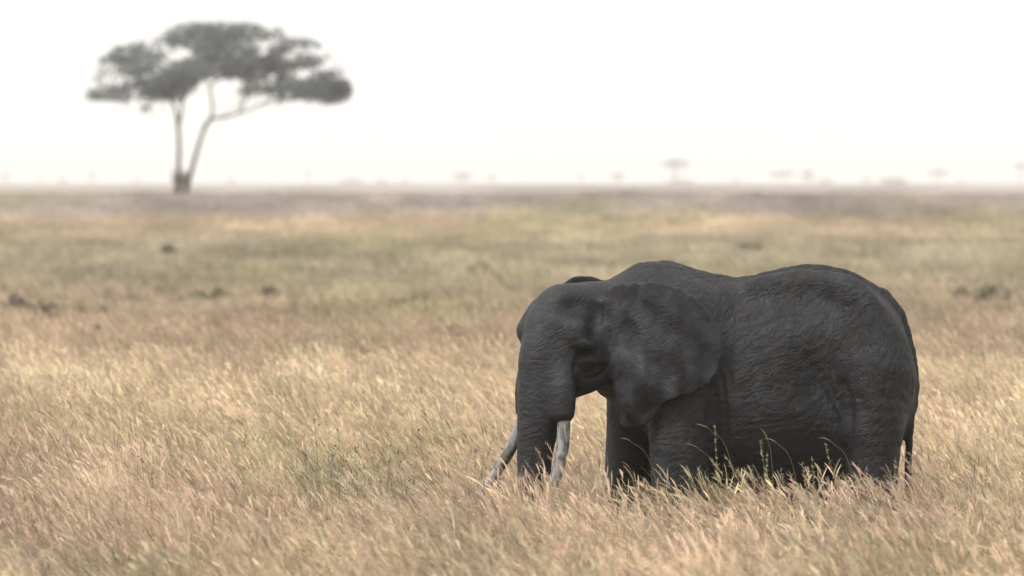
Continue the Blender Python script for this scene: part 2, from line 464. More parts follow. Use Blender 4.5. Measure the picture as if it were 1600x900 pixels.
# tail
tube([P(1378, 462, -.02), P(1404, 496, -.06), P(1418, 540, -.1), P(1426, 580, -.12), P(1427, 606, -.13), P(1423.5, 640, -.13), P(1421, 690, -.13), P(1418.5, 745, -.12), P(1415, 790, -.1)],
     [.08, .085, .075, .062, .06, .048, .042, .042, .03], .045, n=4)

def surface_nets(F):
    ins = F < 0
    nx, ny, nz = F.shape
    cnt = np.zeros((nx-1, ny-1, nz-1), np.uint8)
    for a in (0, 1):
        for b in (0, 1):
            for c in (0, 1):
                cnt += ins[a:nx-1+a, b:ny-1+b, c:nz-1+c]
    mask = (cnt > 0) & (cnt < 8)
    I, J, K = np.nonzero(mask)
    ids = np.full(mask.shape, -1, np.int32); ids[I, J, K] = np.arange(len(I))
    acc = np.zeros((len(I), 3)); num = np.zeros(len(I))
    for ax in range(3):
        o1, o2 = [q for q in range(3) if q != ax]
        for u in (0, 1):
            for v in (0, 1):
                off = [0, 0, 0]; off[o1] = u; off[o2] = v
                off2 = list(off); off2[ax] = 1
                f0 = F[I+off[0], J+off[1], K+off[2]].astype(float); f1 = F[I+off2[0], J+off2[1], K+off2[2]].astype(float)
                cr = (f0 < 0) != (f1 < 0)
                t = np.where(cr, f0/np.where(cr, f0-f1, 1), 0)
                pos = np.zeros((len(I), 3)); pos[:, o1] = u; pos[:, o2] = v; pos[:, ax] = t
                acc += pos*cr[:, None]; num += cr
    V = np.stack([I, J, K], 1)+acc/num[:, None]
    faces = []
    for ax in range(3):
        o1, o2 = [(1, 2), (2, 0), (0, 1)][ax]
        A = np.take(ins, range(0, F.shape[ax]-1), ax); B = np.take(ins, range(1, F.shape[ax]), ax)
        e = np.stack(np.nonzero(A != B), 1)
        ok = (e[:, o1] > 0) & (e[:, o2] > 0) & (e[:, o1] < F.shape[o1]-1) & (e[:, o2] < F.shape[o2]-1)
        e = e[ok]
        def cid(du, dv):
            c = e.copy(); c[:, o1] -= du; c[:, o2] -= dv
            return ids[c[:, 0], c[:, 1], c[:, 2]]
        q = np.stack([cid(1, 1), cid(0, 1), cid(0, 0), cid(1, 0)], 1)
        flip = ~A[e[:, 0], e[:, 1], e[:, 2]]
        q[flip] = q[flip][:, ::-1]
        faces.append(q)
    return V, np.concatenate(faces)

V, Q = surface_nets(F)
V = V*VOX+np.array([gx[0], gy[0], gz[0]])
def laplace(V, Q, it, lam):
    e = np.concatenate([Q[:, [0, 1]], Q[:, [1, 2]], Q[:, [2, 3]], Q[:, [3, 0]]])
    e = np.concatenate([e, e[:, ::-1]])
    deg = np.bincount(e[:, 0], minlength=len(V))
    for _ in range(it):
        m = np.stack([np.bincount(e[:, 0], weights=V[e[:, 1], i], minlength=len(V)) for i in range(3)], 1)/deg[:, None]
        V = V+lam*(m-V)
    return V
V = laplace(V, Q, 3, .5)
def vnoise3(p, s=0):
    i = np.floor(p); f = p-i; f = f*f*(3-2*f)
    out = 0
    for dx in (0, 1):
        for dy in (0, 1):
            for dz in (0, 1):
                hh = hash2(i[:, 0]+dx+57*(i[:, 2]+dz), i[:, 1]+dy-131*(i[:, 2]+dz), s)
                out = out+hh*(f[:, 0] if dx else 1-f[:, 0])*(f[:, 1] if dy else 1-f[:, 1])*(f[:, 2] if dz else 1-f[:, 2])
    return out
e1, e2_ = V[Q[:, 2]]-V[Q[:, 0]], V[Q[:, 3]]-V[Q[:, 1]]
fn_ = np.cross(e1, e2_)
NV = np.stack([np.bincount(Q.ravel(), weights=np.repeat(fn_[:, i], 4), minlength=len(V)) for i in range(3)], 1)
NV /= np.linalg.norm(NV, axis=1)[:, None]+1e-12
pxv = 800+V[:, 0]*SC; pyv = 890-V[:, 2]*SC
ear_d = poly_sdf(V[:, 0], V[:, 2], EAR_W)
ear_mask = ((ear_d < .02) & (np.abs(V[:, 1]-ear_sheet(V[:, 0], V[:, 2])) < .06)).astype(float)
body_w = (1-.85*ear_mask)*np.clip(sstep(955, 1010, pxv)+.35, 0, 1)
warp = np.stack([vnoise3(V*3.1, 1), vnoise3(V*3.1, 2), vnoise3(V*3.1, 3)], 1)-.5
pw = V+warp*.35
ang = np.where(pxv > 1290, .9, .25)                               # creases run down the rump, along the flank
ca, sa = np.cos(ang), np.sin(ang)
ux = V[:, 0]*ca+V[:, 2]*sa; uz = -V[:, 0]*sa+V[:, 2]*ca
pr = np.stack([ux*5+warp[:, 0]*3, V[:, 1]*6, uz*20+warp[:, 1]*6], 1)
ridge = 1-np.abs(2*vnoise3(pr, 11)-1)
ridge2 = 1-np.abs(2*vnoise3(np.stack([pw[:, 0]*15, pw[:, 1]*12, pw[:, 2]*7], 1), 12)-1)
lump = vnoise3(pw*5.5, 13)-.5
disp = body_w*(-.008*ridge**3-.006*ridge2**4+.016*lump)
V = V+NV*disp[:, None]
V[:, 2] = np.maximum(V[:, 2], 0.0)

face_mask = sstep(975, 930, pxv)*(1-ear_mask)
trunk_mask = sstep(560, 600, pyv)*sstep(905, 895, pxv)

def skin_material():
    m, n, l, b = new_mat('elephant_skin')
    tc = n.new('ShaderNodeTexCoord')
    def attr(nm):
        a = n.new('ShaderNodeAttribute'); a.attribute_name = nm; return a.outputs['Fac']
    def mapped(scale, rot=(0, 0, 0)):
        mp = n.new('ShaderNodeMapping'); mp.inputs['Scale'].default_value = scale; mp.inputs['Rotation'].default_value = rot
        l.new(tc.outputs['Object'], mp.inputs['Vector']); return mp.outputs[0]
    def noise(vec, sc, det=4, dist=0):
        z = n.new('ShaderNodeTexNoise'); z.inputs['Scale'].default_value = sc; z.inputs['Detail'].default_value = det
        z.inputs['Distortion'].default_value = dist; l.new(vec, z.inputs['Vector']); return z.outputs[0]
    def math_(op, a, bb):
        q = n.new('ShaderNodeMath'); q.operation = op
        for i, v in enumerate((a, bb)):
            if isinstance(v, (int, float)): q.inputs[i].default_value = v
            else: l.new(v, q.inputs[i])
        return q.outputs[0]
    def rng_(v, a, b_, c, d):
        q = n.new('ShaderNodeMapRange'); l.new(v, q.inputs[0])
        for i, u in zip((1, 2, 3, 4), (a, b_, c, d)): q.inputs[i].default_value = u
        return q.outputs[0]
    ear, trunk = attr('ear'), attr('trunk')
    obj = tc.outputs['Object']
    # colour: dark slate hide with dust and old mud
    base = noise(obj, 2.6, 7, 1.0)
    r = n.new('ShaderNodeValToRGB'); r.color_ramp.elements[0].position = .32; r.color_ramp.elements[1].position = .70
    r.color_ramp.elements[0].color = (.0046, .0048, .0058, 1); r.color_ramp.elements[1].color = (.0200, .0214, .0272, 1)
    l.new(base, r.inputs[0])
    ear_n = noise(obj, 6.0, 10, .5)
    r2 = n.new('ShaderNodeValToRGB'); r2.color_ramp.elements[0].position = .38; r2.color_ramp.elements[1].position = .60
    r2.color_ramp.elements[0].color = (.0075, .0078, .0092, 1); r2.color_ramp.elements[1].color = (.0295, .0312, .0385, 1)
    l.new(ear_n, r2.inputs[0])
    mx = n.new('ShaderNodeMix'); mx.data_type = 'RGBA'; l.new(ear, mx.inputs[0]); l.new(r.outputs[0], mx.inputs[6]); l.new(r2.outputs[0], mx.inputs[7])
    fine = noise(obj, 38, 3)
    mv = n.new('ShaderNodeMix'); mv.data_type = 'RGBA'; mv.blend_type = 'MULTIPLY'; mv.inputs[0].default_value = 1
    l.new(mx.outputs[2], mv.inputs[6]); l.new(rng_(fine, .3, .7, .75, 1.25), mv.inputs[7])
    b.inputs['Roughness'].default_value = .62; b.inputs['Specular IOR Level'].default_value = .4
    # wrinkles: long creases on the flank, cracked net on the rump, rings round the trunk
    wn_ = n.new('ShaderNodeTexNoise'); wn_.inputs['Scale'].default_value = 2.6; wn_.inputs['Detail'].default_value = 2; l.new(obj, wn_.inputs['Vector'])
    wa = n.new('ShaderNodeVectorMath'); wa.operation = 'MULTIPLY_ADD'; l.new(wn_.outputs['Color'], wa.inputs[0]); wa.inputs[1].default_value = (.3, .3, .3); l.new(obj, wa.inputs[2])
    def mapped2(scale, rot):
        mp = n.new('ShaderNodeMapping'); mp.inputs['Scale'].default_value = scale; mp.inputs['Rotation'].default_value = rot
        rt = n.new('ShaderNodeMapping'); rt.inputs['Rotation'].default_value = rot; l.new(wa.outputs[0], rt.inputs[0])
        mp.inputs['Rotation'].default_value = (0, 0, 0); l.new(rt.outputs[0], mp.inputs[0]); return mp.outputs[0]
    def lines(vec, det, wdt):
        z = noise(vec, 1.0, det, .5)
        return rng_(math_('ABSOLUTE', math_('SUBTRACT', z, .5), 0), 0, wdt, 0, 1)
    la = lines(mapped2((4, 5, 19), (0, .45, 0)), 3, .09)
    lb = lines(mapped2((19, 6, 4.5), (0, .35, 0)), 3, .08)
    lc = lines(mapped2((9, 9, 26), (0, -.3, 0)), 4, .10)
    rump = attr('rump')
    vo = n.new('ShaderNodeTexVoronoi'); vo.feature = 'DISTANCE_TO_EDGE'; vo.inputs['Scale'].default_value = 13
    l.new(mapped2((1, 1, 1.9), (0, .9, 0)), vo.inputs['Vector'])
    net = rng_(vo.outputs['Distance'], 0, .10, 0, 1)
    vo2 = n.new('ShaderNodeTexVoronoi'); vo2.feature = 'DISTANCE_TO_EDGE'; vo2.inputs['Scale'].default_value = 34
    l.new(wa.outputs[0], vo2.inputs['Vector']); net2 = rng_(vo2.outputs['Distance'], 0, .15, 0, 1)
    wv = n.new('ShaderNodeTexWave'); wv.wave_type = 'BANDS'; wv.bands_direction = 'Z'; wv.inputs['Scale'].default_value = 4.2
    wv.inputs['Distortion'].default_value = 9; wv.inputs['Detail'].default_value = 4; wv.inputs['Detail Scale'].default_value = 1.5; l.new(obj, wv.inputs['Vector'])
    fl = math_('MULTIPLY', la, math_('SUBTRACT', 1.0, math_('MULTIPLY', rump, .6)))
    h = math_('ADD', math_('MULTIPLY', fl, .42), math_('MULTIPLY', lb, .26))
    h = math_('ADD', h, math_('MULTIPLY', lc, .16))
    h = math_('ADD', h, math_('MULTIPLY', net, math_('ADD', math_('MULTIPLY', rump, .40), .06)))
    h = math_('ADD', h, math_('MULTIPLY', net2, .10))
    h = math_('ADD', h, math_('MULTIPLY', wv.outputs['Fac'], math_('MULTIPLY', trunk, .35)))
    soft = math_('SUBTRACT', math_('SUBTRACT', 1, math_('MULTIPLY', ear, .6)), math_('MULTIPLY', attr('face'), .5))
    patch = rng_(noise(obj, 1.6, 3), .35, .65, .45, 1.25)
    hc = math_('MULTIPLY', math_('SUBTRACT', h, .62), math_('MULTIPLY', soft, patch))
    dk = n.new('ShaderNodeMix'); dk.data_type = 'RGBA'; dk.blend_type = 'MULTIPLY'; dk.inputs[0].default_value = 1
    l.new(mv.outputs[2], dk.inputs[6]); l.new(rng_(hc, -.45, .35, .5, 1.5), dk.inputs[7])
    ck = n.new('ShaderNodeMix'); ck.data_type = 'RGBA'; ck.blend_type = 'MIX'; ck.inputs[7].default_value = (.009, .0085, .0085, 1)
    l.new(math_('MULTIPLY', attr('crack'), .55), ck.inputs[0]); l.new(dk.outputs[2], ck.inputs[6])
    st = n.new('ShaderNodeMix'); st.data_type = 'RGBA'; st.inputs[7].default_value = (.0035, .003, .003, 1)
    l.new(attr('stain_shade'), st.inputs[0]); l.new(ck.outputs[2], st.inputs[6]); l.new(st.outputs[2], b.inputs['Base Color'])
    bp = n.new('ShaderNodeBump'); bp.inputs['Strength'].default_value = .55; bp.inputs['Distance'].default_value = .03
    l.new(hc, bp.inputs['Height']); l.new(bp.outputs[0], b.inputs['Normal'])
    return m

def line_dist(pts):
    d = np.full(len(V), 1e9)
    for (x0, y0), (x1, y1) in zip(pts[:-1], pts[1:]):
        ex, ey = x1-x0, y1-y0; t = np.clip(((pxv-x0)*ex+(pyv-y0)*ey)/(ex*ex+ey*ey), 0, 1)
        d = np.minimum(d, np.hypot(pxv-x0-t*ex, pyv-y0-t*ey))
    return d
near_side = V[:, 1] < -.35
jit = 3.0*(vnoise3(V*22, 31)-.5)
stain_shade = sstep(9, 4, line_dist([(942, 541), (946, 553), (942, 566), (932, 577), (922, 583)])+jit)          # wet streak from the temple gland
stain_shade = np.maximum(stain_shade, .9*sstep(8, 3, line_dist([(899, 563), (903, 551), (912, 547), (924, 549)])+jit))  # darker band round the eye
stain_shade = np.maximum(stain_shade, .5*sstep(7, 2, line_dist([(898, 580), (900, 612)])+jit))
stain_shade = stain_shade*near_side
stain_shade = np.maximum(stain_shade, .75*sstep(9, 6, line_dist([(1404, 496), (1418, 540), (1427, 580), (1428, 606), (1423, 640), (1421, 690), (1418, 790)]))*(V[:, 1] < .1)*sstep(1405, 1411, pxv+(pyv < 600)*8))
stain_shade = np.maximum(stain_shade, .55*sstep(13, 6, line_dist([(1330, 424), (1375, 452), (1408, 495), (1424, 545), (1432, 600)])+2*jit))  # painted shade: dark rim where the rump turns away
stain_shade = np.maximum(stain_shade, .42*sstep(13, 6, line_dist([(1170, 432), (1240, 417), (1290, 415), (1330, 424)])+2*jit))  # shade painted on the back's top, which faces up and away
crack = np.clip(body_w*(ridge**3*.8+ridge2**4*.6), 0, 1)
elephant = empty('elephant', P(1180, 890, 0))
tag(elephant, 'large dark grey bull elephant with long tusks standing in dry grass', 'elephant')
base = np.array(elephant.location)
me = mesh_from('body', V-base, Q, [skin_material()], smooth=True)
for nm, val in (('ear', ear_mask), ('trunk', trunk_mask), ('rump', sstep(1230, 1340, pxv)), ('stain_shade', stain_shade), ('face', face_mask), ('crack', crack)):
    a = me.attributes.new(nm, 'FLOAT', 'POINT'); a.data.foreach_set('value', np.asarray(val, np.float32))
link('body', me, elephant)

def tube_mesh(pts, rad, sides=12, n=6, cap=True):
    pts, rad = (catmull(np.array(pts, float), np.array(rad, float), n) if n else (np.array(pts, float), np.array(rad, float)))
    T = np.gradient(pts, axis=0); T /= np.linalg.norm(T, axis=1)[:, None]+1e-9
    up = np.array([0, 1., 0.3]); vs = []; fs = []
    for i, (p, r, t) in enumerate(zip(pts, rad, T)):
        a = np.cross(t, up); a /= np.linalg.norm(a)+1e-9; b = np.cross(t, a)
        for s in range(sides):
            q = 2*math.pi*s/sides
            vs.append(p+r*(math.cos(q)*a+math.sin(q)*b))
    for i in range(len(pts)-1):
        for s in range(sides):
            s2 = (s+1) % sides
            fs.append((i*sides+s, i*sides+s2, (i+1)*sides+s2, (i+1)*sides+s))
    if cap:
        fs.append(tuple(range(sides))[::-1]); fs.append(tuple((len(pts)-1)*sides+s for s in range(sides)))
    return vs, fs

def ivory():
    m, n, l, b = new_mat('ivory')
    tc = n.new('ShaderNodeTexCoord'); mp = n.new('ShaderNodeMapping'); mp.inputs['Scale'].default_value = (9, 9, 3.2)
    l.new(tc.outputs['Object'], mp.inputs[0])
    z = n.new('ShaderNodeTexNoise'); z.inputs['Scale'].default_value = 1.3; z.inputs['Detail'].default_value = 6; z.inputs['Distortion'].default_value = 1.2
    l.new(mp.outputs[0], z.inputs['Vector'])
    r = n.new('ShaderNodeValToRGB'); r.color_ramp.elements[0].position = .42; r.color_ramp.elements[1].position = .58
    r.color_ramp.elements[0].color = (.07, .064, .058, 1); r.color_ramp.elements[1].color = (.26, .255, .255, 1)
    l.new(z.outputs[0], r.inputs[0]); l.new(r.outputs[0], b.inputs['Base Color']); b.inputs['Roughness'].default_value = .45
    return m
IV = ivory()
v, f = tube_mesh(np.array([H(.345, .30, 620), H(.375, .325, 660), H(.41, .345, 700), H(.49, .355, 740), H(.62, .36, 775), H(.80, .35, 800), H(1.0, .32, 812)])-base, [.06, .063, .062, .058, .05, .036, .012], 14)
link('tusk', mesh_from('tusk', v, f, [IV], smooth=True), elephant)
v, f = tube_mesh(np.array([H(.34, -.26, 625), H(.37, -.29, 655), H(.44, -.34, 690), H(.55, -.40, 725), H(.68, -.46, 757), H(.84, -.50, 785), H(1.0, -.52, 802)])-base, [.055, .06, .058, .055, .046, .032, .012], 14)
link('tusk', mesh_from('tusk', v, f, [IV], smooth=True), elephant)

EYE = plain_mat('eye_dark', (.012, .009, .007), .15, 20, .2)
def ball(c, r, seg=14):
    vs = [c+np.array([0, 0, r])]; fs = []
    for i in range(1, seg//2):
        th = math.pi*i/(seg//2)
        for j in range(seg):
            ph = 2*math.pi*j/seg
            vs.append(c+r*np.array([math.sin(th)*math.cos(ph), math.sin(th)*math.sin(ph), math.cos(th)]))
    vs.append(c-np.array([0, 0, r])); R = seg//2-1
    for j in range(seg):
        fs.append((0, 1+j, 1+(j+1) % seg)); L = 1+(R-1)*seg
        fs.append((L+j, len(vs)-1, L+(j+1) % seg))
        for i in range(R-1):
            a = 1+i*seg
            fs.append((a+j, a+seg+j, a+seg+(j+1) % seg, a+(j+1) % seg))
    return vs, fs
v, f = ball(np.array(eye_c)-base, .034)
link('eye', mesh_from('eye', v, f, [EYE], smooth=True), elephant)
far_eye = H(.24, -.40, 551)
v, f = ball(far_eye-base, .034)
link('eye', mesh_from('eye', v, f, [EYE], smooth=True), elephant)
# ------------------------------------------------------------------ acacias
BARK = plain_mat('acacia_bark', (.055, .042, .032), .9, 3, .35, bump=.5)
LEAF = plain_mat('acacia_leaf', (.19, .21, .225), .8, .5, .3, translucent=.4)

def leaf_quads(pts, size, r):
    n = len(pts)
    a = r.normal(size=(n, 3)); a[:, 2] *= .6; a /= np.linalg.norm(a, axis=1)[:, None]
    b = np.cross(a, r.normal(size=(n, 3))); b /= np.linalg.norm(b, axis=1)[:, None]
    s = (size*r.uniform(.6, 1.3, n))[:, None]; t = s*r.uniform(.45, .9, (n, 1))
    v = np.stack([pts-a*s*.5, pts+b*t*.5, pts+a*s*.5, pts-b*t*.5], 1).reshape(-1, 3)
    f = np.arange(4*n).reshape(n, 4)
    return v, f

def join_tubes(specs, sides):
    V, Fc = [], []; o = 0
    for pts, rad in specs:
        v, f = tube_mesh(pts, rad, sides, 3)
        V += list(v); Fc += [tuple(i+o for i in q) for q in f]; o += len(v)
    return V, Fc

# the big flat-topped acacia: pads of foliage measured off the photo (centre, half sizes, fullness, depth in metres)
AY = 640 - CAM_D
def A(px, py, dy=0.0):
    s = 640.0/FPX
    return np.array([(px-800)*s, AY+dy, CAM_H-(py-HORIZ)*s])
PADS = [
 (190, 146, 42, 11, 1.2, -2), (160, 152, 26, 6, 1.0, -1), (215, 128, 26, 12, 1.2, 2), (205, 108, 34, 9, .8, 3), (195, 86, 28, 12, 1.7, 1), (172, 94, 20, 6, 1.2, 0), (213, 74, 12, 9, 1.3, 1),
 (238, 92, 18, 20, .5, 4), (245, 135, 26, 16, 2.2, -2), (275, 130, 34, 18, 2.8, 0), (262, 150, 30, 8, 1.2, 2), (300, 112, 40, 16, 2.6, -3),
 (265, 62, 26, 10, 1.0, 4), (300, 50, 40, 13, 1.3, 2), (345, 48, 44, 12, 1.4, -1), (385, 50, 30, 13, 1.5, 1), (420, 52, 26, 9, .5, 3), (455, 68, 30, 8, .6, 0), (480, 66, 18, 5, .5, 2),
 (330, 72, 46, 10, .8, 5), (380, 78, 34, 10, .6, 4), (330, 95, 40, 18, 2.2, 1), (375, 100, 36, 16, 2.4, -2), (415, 108, 30, 14, 1.9, 2), (425, 92, 18, 14, 2.0, 0), (440, 80, 14, 10, .9, 0),
 (470, 90, 10, 4, 1.0, -1), (490, 90, 16, 4, .35, 1), (475, 102, 22, 6, .4, 3), (395, 122, 20, 12, 1.2, -1), (400, 142, 30, 8, 1.5, 1), (440, 128, 26, 10, 1.8, 2), (455, 140, 28, 13, 2.6, -2),
 (490, 140, 38, 16, 3.0, 0), (520, 142, 28, 17, 3.0, 1), (512, 118, 26, 8, 1.3, -1), (535, 140, 16, 12, 2.2, 0), (440, 155, 22, 4, .8, 0), (378, 112, 20, 8, 1.6, 3), (228, 168, 7, 6, .5, 0), (235, 152, 16, 6, .8, 1),
 (352, 118, 18, 6, .6, 2), (480, 97, 26, 10, .5, 0), (330, 62, 60, 16, .8, 0), (215, 105, 30, 16, .7, -1), (400, 95, 30, 14, .8, 3), (445, 105, 24, 12, .8, 1),
]
GAPS = [(283, 86, 20, 7), (410, 82, 12, 6), (425, 118, 8, 7), (202, 124, 7, 6), (222, 118, 6, 5), (405, 152, 12, 4), (322, 152, 22, 24), (352, 158, 18, 18)]
def acacia():
    r = np.random.default_rng(3)
    base = A(284, 302); base[2] = float(ground_z(base[0], base[1]))-.05
    root = empty('acacia_tree', base)
    tag(root, 'tall flat-topped acacia with two slim trunks standing alone on the plain', 'tree')
    m = 17.5
    pts = []
    for cx, cy, rx, ry, den, dy in PADS:
        area = math.pi*(rx/m)*(ry/m)
        n = int(area*(den+.9)*66)
        q = r.normal(size=(n, 3)); q /= np.linalg.norm(q, axis=1)[:, None]; q *= (r.uniform(0, 1, (n, 1))**.42)
        px, py = cx+q[:, 0]*rx*1.08, cy+q[:, 1]*ry*1.25
        dep = dy+q[:, 2]*min(rx/m*1.5, 4.5)
        keep = np.ones(n, bool)
        for gx_, gy_, ga, gb_ in GAPS:
            keep &= ((px-gx_)/ga)**2+((py-gy_)/gb_)**2 > r.uniform(.15, 1.15, n)
        keep &= r.uniform(size=n) < np.clip(2.6*fbm(px/11+dy, py/7, 77, 3)-.40, .38, 1)
        px = px+r.normal(size=n)*1.6; py = py+r.normal(size=n)*1.6
        for a, b_, c in zip(px[keep], py[keep], dep[keep]): pts.append(A(a, b_, c))
    env_x = [135, 160, 215, 270, 320, 400, 450, 500, 540, 550]
    ex = r.uniform(138, 548, 5200); et = r.uniform(0, 1, 5200)
    tp = np.interp(ex, env_x, [152, 92, 62, 52, 33, 36, 56, 68, 112, 138]); bt = np.interp(ex, [135, 240, 290, 325, 370, 400, 550], [157, 160, 142, 120, 122, 148, 158])
    ey = tp+(bt-tp)*et
    keep = r.uniform(size=5200) < np.clip(2.4*fbm(ex/16, ey/9, 131, 3)-.75, .04, .8)
    for gx_, gy_, ga, gb_ in GAPS: keep &= ((ex-gx_)/ga)**2+((ey-gy_)/gb_)**2 > r.uniform(.3, 1.0, 5200)
    for a, b_ in zip(ex[keep], ey[keep]): pts.append(A(a, b_, r.normal()*2.6))
    v, f = leaf_quads(np.array(pts), .34, r)
    link('crown', mesh_from('crown', v-base, f, [LEAF]), root)
    g = A(284, 306)[2]
    T = [([A(276, 303), A(279, 262), A(280, 225), A(278, 195)], [.28, .22, .19, .17]),
         ([A(278, 195), A(276, 178, -.5), A(268, 158, -1), A(250, 140, -2), A(215, 130, -2), A(180, 140, -2)], [.17, .15, .13, .11, .08, .04]),
         ([A(279, 198), A(284, 172, .6), A(282, 150, 1), A(272, 120, 1), A(240, 95, 2), A(205, 85, 1)], [.15, .13, .11, .09, .06, .03]),
         ([A(282, 165, .6), A(300, 130, 0), A(315, 100, 0), A(310, 65, 1)], [.1, .09, .07, .03]),
         ([A(290, 303), A(300, 264), A(311, 226), A(321, 198), A(332, 185)], [.26, .22, .19, .17, .16]),
         ([A(318, 199), A(331, 180, .6), A(331, 158, 1), A(328, 136, 1), A(345, 122, 2), A(365, 118, 2), A(385, 100, 2)], [.16, .13, .12, .11, .1, .07, .04]),
         ([A(328, 136, 1), A(322, 120, 1), A(335, 85, 0), A(345, 55, 0)], [.09, .08, .06, .03]),
         ([A(332, 185), A(355, 183, -1), A(372, 178, -1), A(395, 170, -1), A(415, 160, -1), A(450, 150, 0), A(500, 145, 0), A(530, 142, 0)], [.14, .12, .11, .1, .08, .07, .05, .02]),
         ([A(372, 178, -1), A(385, 160, -2), A(395, 140, -2), A(420, 115, -1), A(450, 75, 0)], [.09, .07, .06, .05, .02]),
         ([A(345, 182, -.5), A(362, 171, 1), A(375, 163, 2), A(388, 150, 2)], [.07, .06, .05, .03])]
    for _ in range(60):
        k_ = r.integers(0, len(PADS)); cx, cy, rx, ry, den, dy = PADS[k_]
        x1, y1 = cx+r.uniform(-1, 1)*rx, cy+r.uniform(-1, 1)*ry*.8
        x0 = x1*.8+.2*310; T.append(([A(x0, y1+r.uniform(8, 22), dy), A((x0+x1)/2, y1+r.uniform(3, 9), dy), A(x1, y1, dy)], [.045, .035, .015]))
    T = [(p_, [q*.9 for q in r_]) for p_, r_ in T]
    v, f = join_tubes(T, 8)
    link('trunk', mesh_from('trunk', np.array(v)-base, f, [BARK], smooth=True), root)
acacia()

SHRUB = plain_mat('shrub_leaf', (.23, .195, .17), .85, 2, .3, translucent=.2)
TWIG = plain_mat('shrub_twig', (.12, .09, .07), .9, 5, .3)
def shrub(name, base, rx, h, n, leaf, label, cat, group=None, seed=0, mat=None, lobes=5):
    r = np.random.default_rng(seed)
    root = empty(name, base); tag(root, label, cat, group)
    c = np.stack([r.uniform(-.6, .6, lobes)*rx, r.uniform(-.6, .6, lobes)*rx, r.uniform(.35, .75, lobes)*h], 1)
    k = r.integers(0, lobes, n)
    q = r.normal(size=(n, 3)); q /= np.linalg.norm(q, axis=1)[:, None]; q *= r.uniform(0, 1, (n, 1))**.5
    p = c[k]+q*np.array([rx*.5, rx*.5, h*.38]); p[:, 2] = np.abs(p[:, 2])
    v, f = leaf_quads(p, leaf, r)
    link('foliage', mesh_from('foliage', v, f, [mat or SHRUB]), root)
    specs = [([np.array([0, 0, -.1]), c[i]*.5, c[i]], [rx*.03, rx*.025, rx*.012]) for i in range(lobes)]
    v, f = join_tubes(specs, 5)
    link('stem', mesh_from('stem', v, f, [TWIG]), root)
    return root
b = A(283, 300, -1.0); b[2] = float(ground_z(b[0], b[1]))
shrub('thorn_bush', b, .95, 2.0, 700, .2, 'low grey thorn bush crowding the foot of the tall acacia', 'bush', seed=4)

# far trees along the horizon
FAR = [ # px, top, width px, style, metres away
 (8, 270, 18, 'round', 3000), (62, 274, 14, 'bush', 3400), (98, 276, 20, 'bush', 3600), (144, 267, 13, 'round', 2900), (214, 276, 14, 'bush', 3300),
 (481, 265, 13, 'tall', 2700), (362, 277, 18, 'bush', 3600), (548, 279, 40, 'bush', 3800), (597, 279, 22, 'bush', 3500), (633, 278, 16, 'bush', 3700), (722, 269, 36, 'round', 2800), (768, 272, 18, 'round', 3000), (908, 270, 12, 'round', 2900), (965, 269, 24, 'round', 2700),
 (1055, 249, 50, 'umbrella', 2500), (1062, 281, 46, 'bush', 3400), (1151, 276, 14, 'bush', 3000), (1222, 268, 44, 'umbrella', 3300), (1262, 262, 30, 'spire', 2700), (1290, 280, 26, 'bush', 3000), (1354, 275, 18, 'bush', 2800),
 (1396, 279, 46, 'bush', 2600), (1465, 266, 34, 'umbrella', 2800), (1503, 277, 12, 'bush', 2700), (1594, 253, 26, 'umbrella', 2900)]
FARLAB = {'round': 'small round-crowned tree fading into the haze on the horizon', 'bush': 'low bush on the horizon almost lost in haze',
          'tall': 'slim square-topped tree alone on the hazy horizon', 'umbrella': 'umbrella-shaped acacia fading into the haze on the horizon',
          'spire': 'hazy far tree with one pointed crown peak'}
